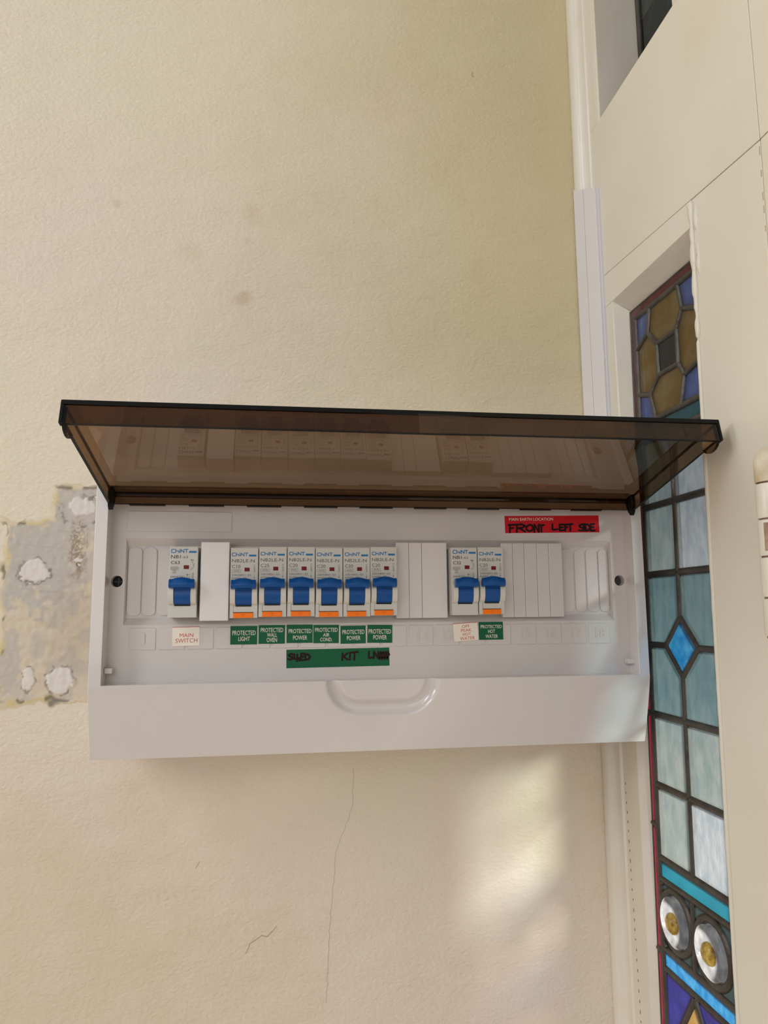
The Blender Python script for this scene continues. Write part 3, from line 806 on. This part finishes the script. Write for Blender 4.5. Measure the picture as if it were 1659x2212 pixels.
for i in range(18):
    x0 = i*18.0+0.2; w = 16.2 if i < 17 else 15.4
    c = part('number_cell', nprism(rrect(x0, x0+w, -7.1, 6.6, 0.4, 2), 0.1, -0.45), 'plastic_in', bevel=0.2, seg=1)
    s_ = str(i+1); wd = 3.4 if i < 9 else 7.4
    if s_[0] == '1': wd -= .9
    bm = bmesh.new(); cxn = x0+w/2+(0.2 if i < 9 else .6)
    text(bm, s_, cxn-wd/2, cxn+wd/2, -3.3, 3.4, -0.45, th=0.16 if i+1 in (2, 3, 4, 5, 6, 7, 8, 9, 10, 13, 14) else 0.5)
    fs = bm.faces[:]
    r = bmesh.ops.extrude_face_region(bm, geom=fs)
    for v in [g for g in r['geom'] if isinstance(g, bmesh.types.BMVert)]: v.co.y = -0.43
    part('number', bm, 'plastic_in', c)
# latch tabs
for x in (-12.4, 331.6):
    part('latch_tab', nbox(x-.4 if x < 0 else x, x+4.2, -6.5, -0.2, -21.0, -17.6), 'plastic', bevel=0.3)

# ---- smoked lid, raised: u runs from the hinge to the front edge, n points to the inside
TH = math.radians(14.0); HY, HZ = -9.0, 93.0
LX0, LX1, LLEN, LD = -12.2, 336.4, 112.0, 12.2
def lp(x, u, n):
    return (x, HY - u*math.cos(TH) - n*math.sin(TH), HZ + u*math.sin(TH) - n*math.cos(TH))
def slab(corners_a, corners_b):
    """closed six-sided sheet; the four narrow sides take the dark edge material"""
    bmx = bmesh.new(); a = [bmx.verts.new(p) for p in corners_a]; b = [bmx.verts.new(p) for p in corners_b]
    bmx.faces.new(a); bmx.faces.new(b[::-1])
    for i in range(4):
        f = bmx.faces.new((a[i], b[i], b[(i+1) % 4], a[(i+1) % 4])); f.material_index = 1
    return bmx
SM = ['smoke', 'smoke_edge']
lid = part('lid', slab([lp(LX0, 0, 0), lp(LX1, 0, 0), lp(LX1, LLEN, 0), lp(LX0, LLEN, 0)], [lp(LX0, 0, 2), lp(LX1, 0, 2), lp(LX1, LLEN, 2), lp(LX0, LLEN, 2)]), SM)
tag(lid, 'raised smoked brown see-through lid')
for x0, x1 in ((LX0, LX0+1.8), (LX1-1.8, LX1)):
    part('lid_side', slab([lp(x0, 2, 2), lp(x0, LLEN-2.2, 2), lp(x0, LLEN-2.2, LD-1.2), lp(x0, 2, LD-1.2)], [lp(x1, 2, 2), lp(x1, LLEN-2.2, 2), lp(x1, LLEN-2.2, LD-1.2), lp(x1, 2, LD-1.2)]), SM, lid)
# front skirt with the bowed finger grip in its middle
bm = bmesh.new(); cols = []
xsl = [LX0] + [LX0+ (LX1-LX0)*i/70 for i in range(1, 70)] + [LX1]
for x in xsl:
    k = max(0.0, 1-abs(x-168)/38.0); k = k*k*(3-2*k)
    d = LD + 0.9*k
    cols.append([bm.verts.new(lp(x, LLEN+.2+1.6*k, 1.9)), bm.verts.new(lp(x, LLEN+.2+1.2*k, d)), bm.verts.new(lp(x, LLEN-2.0+1.2*k, d)), bm.verts.new(lp(x, LLEN-2.0+1.6*k, 1.9))])
for a, b in zip(cols, cols[1:]):
    for q in range(4):
        f = bm.faces.new((a[q], a[(q+1) % 4], b[(q+1) % 4], b[q])); f.material_index = 1 if q == 1 else 0
for c in (cols[0], cols[-1]):
    bm.faces.new(c).material_index = 1
part('front_skirt', bm, SM, lid, smooth=40)
# dark rim along the front edge
part('front_rim', nprism([lp(0, LLEN-.4, -.5)[1:], lp(0, LLEN+.9, -.5)[1:], lp(0, LLEN+.9, 1.9)[1:], lp(0, LLEN-.4, 1.9)[1:]], LX0-.3, LX1+.3, axis='x'), 'smoke_edge', lid)
for x0, x1 in ((LX0-.7, LX0+.7), (LX1-.7, LX1+.7)):
    bm = bmesh.new()
    prism(bm, [lp(0, LLEN-3, -.4)[1:], lp(0, LLEN+.8, -.4)[1:], lp(0, LLEN+.6, LD)[1:], lp(0, LLEN-3, LD)[1:]], x0, x1, axis='x')
    part('end_cap', bm, 'smoke_edge', lid)
# rounded corner tabs under the front skirt
for x0, s in ((LX0+.4, 1), (LX1-.4, -1)):
    pts = []
    for i in range(9):
        t = math.pi*i/8; pts.append((LLEN-8+7*math.cos(t) , LD-1.2+4.2*math.sin(t)))
    bm = bmesh.new()
    a = [bm.verts.new(lp(x0, p[0], p[1])) for p in pts]; b = [bm.verts.new(lp(x0+s*1.8, p[0], p[1])) for p in pts]
    bm.faces.new(a); bm.faces.new(b[::-1])
    for i in range(len(pts)):
        f = bm.faces.new((a[i], b[i], b[(i+1) % len(pts)], a[(i+1) % len(pts)])); f.material_index = 1
    part('corner_tab', bm, SM, lid)
# hinge side skirt, stepped edge and the two hinge ears
part('hinge_skirt', slab([lp(LX0+1.8, 1.5, 2), lp(LX1-1.8, 1.5, 2), lp(LX1-1.8, 1.5, 9.5), lp(LX0+1.8, 1.5, 9.5)], [lp(LX0+1.8, 3.3, 2), lp(LX1-1.8, 3.3, 2), lp(LX1-1.8, 3.3, 9.5), lp(LX0+1.8, 3.3, 9.5)]), SM, lid)
part('hinge_rod', nprism([lp(0, 3.3 + 1.6*math.cos(a), 3.6+1.6*math.sin(a))[1:] for a in [i*math.pi/4 for i in range(8)]], LX0+1.8, LX1-1.8, axis='x'), 'smoke', lid)
x = LX0+12
while x < LX1-20:
    part('hinge_step', slab([lp(x, 1.4, 9.5), lp(x+22, 1.4, 9.5), lp(x+22, 1.4, 10.3), lp(x, 1.4, 10.3)], [lp(x, 3.4, 9.5), lp(x+22, 3.4, 9.5), lp(x+22, 3.4, 10.3), lp(x, 3.4, 10.3)]), SM, lid)
    x += 36.5
for x0, x1, s in ((LX0-.3, LX0+2.6, 1), (LX1-2.6, LX1+.3, -1)):
    pts = [(-1.0, 0.5), (9, 0.5), (8, 8), (5.5, 12.5), (3.0, 13.8), (0.5, 10)]
    bm = bmesh.new()
    prism(bm, [lp(0, *p)[1:] for p in pts], x0, x1, axis='x')
    part('hinge_ear', bm, 'smoke_edge', lid, bevel=0.3)

# ------------------------------------------------------------------ circuit breakers
BZB, BH, BF = 13.0, 45.3, -10.0        # bottom of the breakers, height, depth of the face
def logo(bm, x0, x1, z0, z1, y):
    """blocky five-letter logotype in strokes"""
    w, h = x1-x0, z1-z0; t = h*.2
    def X(u): return x0+u*w
    def Z(v): return z0+v*h
    def st(pts): ribbon(bm, [(X(u), Z(v)) for u, v in pts], t, y)
    st([(.215, .9), (.07, .9), (.03, .8), (.03, .2), (.07, .1), (.215, .1)])
    st([(.27, 1-.1), (.27, .1)]); st([(.27, .5), (.43, .5), (.43, .1)])
    st([(.50, .1), (.50, .62)]); st([(.49, .88), (.51, .88)])
    st([(.57, .1), (.57, .88), (.75, .12), (.75, .9)])
    st([(.80, .9), (.985, .9)]); st([(.892, .9), (.892, .1)])
def make_breaker(xc, rating, kind, label, zoff=0.0, dx=0.0):
    b = empty('circuit_breaker', (xc, 4.0, BZB+zoff))
    tag(b, label, 'circuit breaker', 'breakers in the distribution board')
    F = BF-4.0                           # face depth in local coordinates
    W = 8.85
    def P(name, bm, m, parent=b, **k): return obj(name, bm, m, parent, **k)
    # body: flat face above, a drum under the toggle, flat foot
    drum = [(F, 0), (F, 8.6)]
    cz, r = 14.9, 7.6
    bm = bmesh.new()
    prism(bm, [(0.0, 0), (F, 0), (F, BH-.3), (0.0, BH-.3)], -W, W, axis='x')
    body = P('body', bm, 'body', bevel=0.35)
    # cheeks of the drum on both sides of the toggle slot
    ch = [(F+.3, cz-7.0)]
    for i in range(13):
        a = -math.pi/2 + math.pi*i/12
        ch.append((F - 3.6*math.cos(a), cz + 0.3 + 7.0*math.sin(a)))
    ch.append((F+.3, cz+7.3))
    for x0, x1 in ((-W+.25, -5.25), (5.15, W-.25)):
        P('drum_cheek', nprism(ch, x0, x1, axis='x'), 'cheek', smooth=40, bevel=0.2)
    # toggle: curved stem between the cheeks and the wide T bar
    stp = [(F+.2, cz-6.6)]
    for i in range(15):
        a = -math.pi/2 + math.pi*i/14*0.78
        stp.append((F - 3.1*math.cos(a), cz - 0.1 + 6.6*math.sin(a)))
    stp += [(F-3.6, cz+5.2), (F-3.0, cz+9.5), (F+.2, cz+9.5)]
    tg = P('toggle', nprism(stp, -5.05, 4.95, axis='x'), 'blue', smooth=35)
    for dz in (1.7, 3.1):
        zz = cz+dz
        P('toggle_ridge', nbox(-4.95, 4.85, F-3.75, F-2.5, zz-.3, zz+.3), 'blue', tg, bevel=0.15)
    P('slot', nbox(-5.0, 4.9, F-.25, F+.1, cz-7.6, cz-6.5), 'dark')
    # T bar with arched crest: loft across x
    bm = bmesh.new(); rings = []
    nb = 17
    for i in range(nb):
        u = -1+2*i/(nb-1); x = u*7.75 - .1
        crest = 1.1*max(0, 1-(abs(u)/.72)**2)
        top = cz+9.2+crest; bot = cz+3.2
        kx = 1.0 - 0.06*(abs(u) > .97)
        prof = [(F-3.2, bot+.7), (F-4.4, bot), (F-7.4-crest*.35, bot+.8), (F-8.0-crest*.4, bot+2.6), (F-7.2-crest*.3, top-1.2), (F-5.9, top), (F-4.2, top-.3), (F-3.2, top-2.2)]
        rings.append([bm.verts.new((x, p[0], p[1])) for p in prof])
    for a, c in zip(rings, rings[1:]):
        for q in range(8): bm.faces.new((a[q], a[(q+1) % 8], c[(q+1) % 8], c[q]))
    bm.faces.new(rings[0]); bm.faces.new(rings[-1][::-1])
    P('toggle_bar', bm, 'blue', tg, smooth=40, bevel=0.25)
    # printing
    L0 = -W+.05
    def zt(v): return BH-v
    ink = bmesh.new(); ib = bmesh.new()
    if kind == 'rcbo':
        logo(ib, L0+.85, L0+11.1, zt(5.95), zt(3.6), F)
        ib.faces.new([ib.verts.new((x, F-.05, z)) for x, z in ((L0+11.7, zt(6.05)), (L0+16.3, zt(6.05)), (L0+16.3, zt(4.8)), (L0+11.7, zt(4.8)))])
        text(ink, 'NB2LE-N', L0+1.0, L0+15.3, zt(9.8), zt(7.75), F)
        text(ink, rating, L0+1.0, L0+6.4, zt(13.45), zt(11.4), F)
        text(ink, '4500', L0+1.9, L0+5.7, zt(15.8), zt(14.8), F); frame_lines(ink, L0+1.0, L0+6.6, zt(16.4), zt(14.2), .14, F)
        text(ink, {'C10': '266911', 'C25': '266914'}.get(rating, '266913'), L0+14.7, L0+15.8, zt(16.5), zt(11.4), F, rot=True)
        text(ink, '230/240V~ E3', L0+.95, L0+13.0, zt(18.6), zt(17.4), F)
        text(ink, '50/60Hz', L0+.95, L0+7.0, zt(20.6), zt(19.5), F)
        ribbon(ink, [(L0+15.2, zt(17.3)), (L0+15.2, zt(18.2))], .16, F); ribbon(ink, [(L0+15.2, zt(19.3)), (L0+15.2, zt(21))], .16, F)
        ink.faces.new([ink.verts.new((x, F-.05, z)) for x, z in ((L0+14.85, zt(19.6)), (L0+15.55, zt(19.6)), (L0+15.2, zt(18.7)))])
        ribbon(ink, [(L0+8.3, zt(20.2)), (L0+8.9, zt(19.4)), (L0+9.9, zt(19.4)), (L0+10.5, zt(20.2)), (L0+9.4, zt(20.0)), (L0+8.3, zt(20.2))], .18, F)
        wx, wz = (L0+8.95, L0+12.3), (zt(15.65), zt(13.2))
    else:
        logo(ib, L0+.9, L0+11.5, zt(4.5), zt(1.9), F)
        ib.faces.new([ib.verts.new((x, F-.05, z)) for x, z in ((L0+12.0, zt(4.4)), (L0+16.7, zt(4.4)), (L0+16.7, zt(3.15)), (L0+12.0, zt(3.15)))])
        text(ink, 'NB1', L0+1.0, L0+7.0, zt(7.95), zt(5.8), F, bold=.01); text(ink, '-63', L0+7.7, L0+11.4, zt(7.8), zt(6.3), F)
        text(ink, rating, L0+1.0, L0+6.5, zt(11.6), zt(9.5), F, bold=.01)
        text(ink, '6000', L0+1.3, L0+5.4, zt(14.7), zt(13.6), F); frame_lines(ink, L0+.9, L0+5.8, zt(15.2), zt(13.1), .16, F)
        text(ink, '3', L0+2.8, L0+3.7, zt(17.0), zt(15.7), F); frame_lines(ink, L0+2.2, L0+4.3, zt(17.4), zt(15.2), .16, F)
        text(ink, '240/415V~', L0+.9, L0+10.1, zt(20.2), zt(19.0), F)
        text(ink, '1', L0+13.3, L0+13.8, zt(9.4), zt(8.4), F); text(ink, '2', L0+13.2, L0+13.9, zt(15.0), zt(14.0), F)
        ribbon(ink, [(L0+14.6, zt(8.4)), (L0+14.6, zt(9.6)), (L0+13.9, zt(10.3)), (L0+14.7, zt(11.0)), (L0+15.4, zt(11.2)), (L0+15.4, zt(11.7)), (L0+14.6, zt(11.9)), (L0+15.3, zt(12.8)), (L0+15.0, zt(13.6)), (L0+14.5, zt(13.9)), (L0+14.5, zt(14.8))], .2, F)
        ribbon(ink, [(L0+14.2, zt(8.8)), (L0+15.0, zt(9.3))], .16, F); ribbon(ink, [(L0+15.0, zt(8.8)), (L0+14.2, zt(9.3))], .16, F)
        ribbon(ink, [(L0+11.3, zt(18.4)), (L0+11.3, zt(21))], .18, F)
        ink.faces.new([ink.verts.new((x, F-.05, z)) for x, z in ((L0+10.9, zt(18.6)), (L0+11.7, zt(18.6)), (L0+11.3, zt(17.4)))])
        text(ink, 'I', L0+12.5, L0+12.75, zt(18.7), zt(17.8), F); text(ink, 'O', L0+12.2, L0+13.0, zt(20.6), zt(19.6), F)
        text(ink, '3626' if rating == 'C63' else '3621', L0+14.1, L0+15.3, zt(20.9), zt(17.2), F, rot=True)
        wx, wz = (L0+8.9, L0+12.3), (zt(14.7), zt(12.3))
    P('printing', ink, 'ink'); tag(P('logotype', ib, 'inkblue'), 'blue block lettering with a bar')
    # flag window: pale bezel with the red flag set into it
    bm = bmesh.new(); frame_lines(bm, wx[0]-.25, wx[1]+.25, wz[0]-.3, wz[1]+.55, .28, F, th=.12)
    P('flag_window', bm, 'cheek')
    tag(P('flag', nbox(wx[0], wx[1], F-.06, F+.1, wz[0], wz[1]), 'redwin'), 'dark red indicator flag')
    # foot: seam lines and, on the residual-current types, the orange clip
    sm = bmesh.new()
    if kind == 'rcbo':
        ribbon(sm, [(-4.9, 7.75), (-6.35, 7.75), (-6.35, 3.4)], .16, F)
        P('foot_seam', sm, 'dark')
        cl = P('release_clip', nbox(-6.4, 5.9, F-1.0, F+.2, .1, 3.35), 'orange', bevel=0.2)
        e = bmesh.new(); text(e, 'OPEN', -1.7, 1.4, 1.9, 2.5, F-1.0)
        e.faces.new([e.verts.new((x, F-1.04, z)) for x, z in ((-.6, 1.4), (.1, 1.4), (-.2, .6))])
        P('clip_mark', e, 'orange_d', cl)
        P('clip_gap', nbox(-6.6, 6.1, F-.1, F+.1, 3.3, 3.75), 'dark')
    else:
        ribbon(sm, [(-W+.3, 7.9), (-5.1, 7.9)], .12, F); ribbon(sm, [(5.1, 7.9), (W-.3, 7.9)], .12, F)
        P('foot_seam', sm, mat('fine_seam', (150, 148, 142), .6))
    return b
for args in (
    (33.6, 'C63', 'mcb', 'main switch breaker marked C63, beside the wide plain blank cover', 0.0),
    (71.6, 'C10', 'rcbo', 'breaker marked C10 above the protected light label', -0.6),
    (89.8, 'C25', 'rcbo', 'breaker marked C25 above the protected wall oven label', 0.0),
    (108.0, 'C20', 'rcbo', 'breaker marked C20 directly right of the one marked C25', 0.1),
    (126.1, 'C20', 'rcbo', 'breaker marked C20 above the protected air cond. label', -0.4),
    (144.2, 'C20', 'rcbo', 'fifth breaker in the row of six, marked C20 above KIT', -0.3),
    (162.1, 'C20', 'rcbo', 'breaker marked C20 at the right end of the row of six', 0.3),
    (216.7, 'C32', 'mcb', 'breaker marked C32 above the off peak hot water label', 0.0),
    (235.0, 'C20', 'rcbo', 'breaker marked C20 above the protected hot water label', 0.4)):
    make_breaker(*args)

# ------------------------------------------------------------------ labels
def sticker(name, cx, cz, w, h, ang, lines, film, tm, label, y=-0.62, th=0.12, edge=None, hand=None, handmat='marker', bold=0.006):
    o = tag(obj(name, nbox(-w/2, w/2, -th, 0, -h/2, h/2), film, None, (cx, y, cz)), label, 'label')
    o.rotation_euler = (0, -math.radians(ang), 0)
    if lines:
        bm = bmesh.new()
        for (s, a, b, t, d) in lines:
            text(bm, s, -w/2+a*w, -w/2+b*w, h/2-d*h, h/2-t*h, -th, bold=bold)
        obj('lettering', bm, tm, o)
    if edge:
        obj('edge_line', nbox(-w/2, w/2, -th-.03, -.0, h/2-.25, h/2+.05), edge, o)
    if hand:
        bm = bmesh.new(); hand(bm, w, h, -th)
        tag(obj('handwriting', bm, handmat, o), 'thick marker pen capitals')
    return o
PW = 'PROTECTED'
G = 'circuit labels under the breakers'
for args in (
    (71.6, 1.4, 17.1, 11.8, -.1, [(PW, .07, .94, .25, .50), ('LIGHT', .30, .73, .58, .81)], 'green label reading PROTECTED LIGHT'),
    (89.5, 1.7, 17.0, 12.0, -.2, [(PW, .08, .93, .15, .38), ('WALL', .32, .70, .43, .63), ('OVEN', .31, .70, .68, .91)], 'green label reading PROTECTED WALL OVEN'),
    (107.5, 1.9, 17.0, 11.8, -.2, [(PW, .08, .95, .24, .47), ('POWER', .25, .79, .60, .83)], 'green PROTECTED POWER label next to the wall oven label'),
    (124.8, 1.5, 16.7, 11.8, -.5, [(PW, .06, .95, .16, .38), ('AIR', .38, .63, .45, .64), ('COND.', .27, .74, .70, .90)], 'green label reading PROTECTED AIR COND.'),
    (142.6, .9, 16.7, 11.6, .4, [(PW, .07, .95, .23, .47), ('POWER', .25, .79, .57, .81)], 'green PROTECTED POWER label next to the air cond. label, above KIT'),
    (160.4, 1.2, 16.7, 11.7, -.7, [(PW, .05, .95, .24, .49), ('POWER', .24, .78, .57, .82)], 'rightmost green PROTECTED POWER label, beside the moulded zero'),
    (236.5, 2.3, 17.0, 11.9, .1, [(PW, .08, .95, .17, .36), ('HOT', .38, .67, .43, .63), ('WATER', .27, .78, .71, .91)], 'green label reading PROTECTED HOT WATER')):
    sticker('circuit_label', *args[:6], 'green', 'labtext', args[6])['group'] = G
sticker('circuit_label', 35.2, 1.1, 17.0, 12.0, .9, [('MAIN', .27, .77, .34, .54), ('SWITCH', .12, .92, .61, .83)], 'whitelab', 'redtext', 'cream label reading MAIN SWITCH in red', edge='redtext', bold=0.0)['group'] = G
sticker('circuit_label', 218.9, 1.8, 16.9, 11.9, 3.4, [('OFF', .36, .67, .11, .27), ('PEAK', .31, .74, .33, .49), ('HOT', .37, .70, .55, .71), ('WATER', .24, .85, .77, .95)], 'whitelab', 'redtext', 'tilted cream label reading OFF PEAK HOT WATER in red', edge='redtext', bold=0.0, y=-.76)['group'] = G

# hand-drawn capitals as pen strokes in a unit box
GLY = dict(
    F=[[(.15, 0), (.2, 1)], [(.0, .97), (1, 1)], [(.2, .55), (.75, .58)]],
    R=[[(.1, 0), (.15, 1)], [(.0, .95), (.7, 1), (1, .8), (.7, .55), (.2, .5)], [(.35, .5), (1, .02)]],
    O=[[(.5, 1), (.1, .7), (.05, .3), (.4, 0), (.85, .15), (1, .6), (.8, .95), (.5, 1)]],
    N=[[(.05, 0), (.1, 1)], [(.1, 1), (.85, .05)], [(.85, .0), (.95, 1)]],
    T=[[(0, .92), (1, 1)], [(.55, .97), (.5, 0)]],
    L=[[(.1, 1), (.05, .1)], [(.05, .1), (.4, .05), (1, .15)]],
    E=[[(.15, 1), (.1, .05)], [(.1, .97), (.9, 1)], [(.12, .52), (.75, .55)], [(.1, .05), (.95, .08)]],
    S=[[(.95, .85), (.5, 1), (.1, .8), (.3, .55), (.75, .42), (.85, .18), (.45, 0), (0, .12)]],
    I=[[(.5, 1), (.45, 0)]],
    D=[[(.15, 0), (.15, 1)], [(.0, .97), (.6, .95), (1, .55), (.75, .12), (.05, .02)]],
    K=[[(.1, 0), (.15, 1)], [(.95, 1), (.2, .5)], [(.3, .5), (1, .05)]],
    H=[[(.1, 1), (.05, .35), (.55, .3)], [(.6, .95), (.55, 0)], [(.55, .3), (1, .45), (.95, .05)]],
)
def write(bm, spec, wd, y):
    k = 0
    for ch, x0, x1, z0, z1 in spec:
        for st in GLY[ch]:
            k += 1
            ribbon(bm, [(x0+(x1-x0)*u, z0+(z1-z0)*v) for u, v in st], wd, y, th=0.05+0.004*(k % 7))
def hand_green(bm, w, h, y):
    kx = w/922.0
    def X(p): return -w/2+(p-575)*kx
    def Z(p, x): return h/2-(p-(1012-24*(x-575)/922))*kx
    sp = [('S', 590, 640, 1098, 1048), ('H', 640, 692, 1112, 1050), ('E', 700, 735, 1105, 1045), ('D', 735, 785, 1100, 1050),
          ('K', 1065, 1122, 1102, 1042), ('I', 1132, 1148, 1098, 1035), ('T', 1145, 1212, 1100, 1030), ('L', 1308, 1345, 1085, 1025), ('N', 1352, 1400, 1085, 1025)]
    write(bm, [(c, X(a), X(b), Z(d, a), Z(e, a)) for c, a, b, d, e in sp], 18*kx, y)
    zig = []
    for i in range(9):
        zig.append((X(1398+i*11.2), Z(1092 if i % 2 else 1026, 1440)))
    ribbon(bm, zig, 17*kx, y, th=.055)
    ribbon(bm, [(X(1402), Z(1060, 1440)), (X(1488), Z(1050, 1440))], 34*kx, y, th=.09)
def hand_red(bm, w, h, y):
    kx = w/581.0
    def X(p): return -w/2+(p-716)*kx
    def Z(p): return h/2-(p-155)*kx
    sp = [('F', 738, 778, 252, 207), ('R', 780, 838, 250, 205), ('O', 842, 888, 246, 208), ('N', 892, 925, 252, 206), ('T', 918, 954, 250, 210),
          ('L', 1003, 1038, 240, 206), ('E', 1046, 1080, 245, 208), ('F', 1080, 1106, 245, 208), ('T', 1098, 1132, 246, 205),
          ('S', 1168, 1206, 246, 208), ('I', 1196, 1204, 246, 205), ('D', 1206, 1240, 246, 206), ('E', 1240, 1270, 248, 206)]
    write(bm, [(c, X(a), X(b), Z(d), Z(e)) for c, a, b, d, e in sp], 11.5*kx, y)
    ribbon(bm, [(X(1175), Z(225)), (X(1215), Z(232)), (X(1190), Z(240))], 9*kx, y, th=.09)
sticker('handwritten_label', 132.9, -14.0, 67.7, 11.8, .4, None, 'green', None, 'long green strip handwritten SHED, KIT and a scribble', y=-.02, hand=hand_green)
sticker('earth_label', 283.3, 75.6, 69.0, 12.0, .9, [('MAIN EARTH LOCATION', .045, .51, .11, .28)], 'red', 'labtext', 'red label MAIN EARTH LOCATION handwritten front left side', y=-.02, hand=hand_red, handmat='marker_k')

# ------------------------------------------------------------------ trunking in the corner, hinge at the door
tr = tag(empty('cable_trunking', (350, 53, 145)), 'white plastic cable trunking rising from the board in the corner', 'trunking')
def tpart(name, bm, m, **k):
    for v in bm.verts: v.co -= Vector((350, 53, 145))
    return obj(name, bm, m, tr, **k)
def cut(y): return 355.5+(y-33)*0.56          # the top is cut on the slant
def tstrip(x0, x1, y0, y1, dz=0): return nprism([(y0, 140), (y1, 140), (y1, cut(y1)+dz), (y0, cut(y0)+dz)], x0, x1, axis='x')
tpart('trunking_base', tstrip(344.9, 352, 31.5, 73.8, -.6), 'trunk', bevel=0.3)
tpart('trunking_lid', tstrip(342.9, 345, 32.2, 53.6), 'trunk', bevel=0.4)
tpart('trunking_lid', tstrip(343.2, 345, 55.2, 73.8), 'trunk', bevel=0.4)
tpart('trunking_groove', tstrip(344.5, 344.95, 53.6, 55.2), mat('trunking_groove_grey', (92, 90, 94), .6))

hg = tag(empty('door_hinge', (341, -154.0, 22)), 'painted door hinge with chipped rusty knuckles at the right edge', 'hinge')
def hpart(name, bm, m, **k):
    for v in bm.verts: v.co -= Vector((341, -154.0, 22))
    return obj(name, bm, m, hg, **k)
zz = [96.5, 78.3, 60.0, 41.2, 21.0, 2.0]
for i in range(5):
    a, b = zz[i+1]+.5, zz[i]-.5
    bm = bmesh.new()
    prof = [(7.2, a), (7.5, a+1), (7.5, b-1), (7.2, b)] if i else [(7.2, a), (7.5, a+1), (7.5, b-6), (6.2, b-2), (3.5, b), (1, b+.6)]
    lathe(bm, prof, 24, 'z', (341.6, -154.0, 0))
    hpart('knuckle', lean(bm), 'barewood' if i in (0,) else 'paint', smooth=50)
    bm = bmesh.new(); lathe(bm, [(6.4, a-1.2), (6.4, a+.5)], 20, 'z', (341.6, -154.0, 0)); hpart('knuckle_gap', lean(bm), 'rust')
bm = bmesh.new(); lathe(bm, [(7.56, 44), (7.56, 58)], 24, 'z', (341.6, -154.2, 0))
bmesh.ops.delete(bm, geom=[v for v in bm.verts if v.co.y > -156], context='VERTS')
hpart('bare_metal', lean(bm), 'rust')
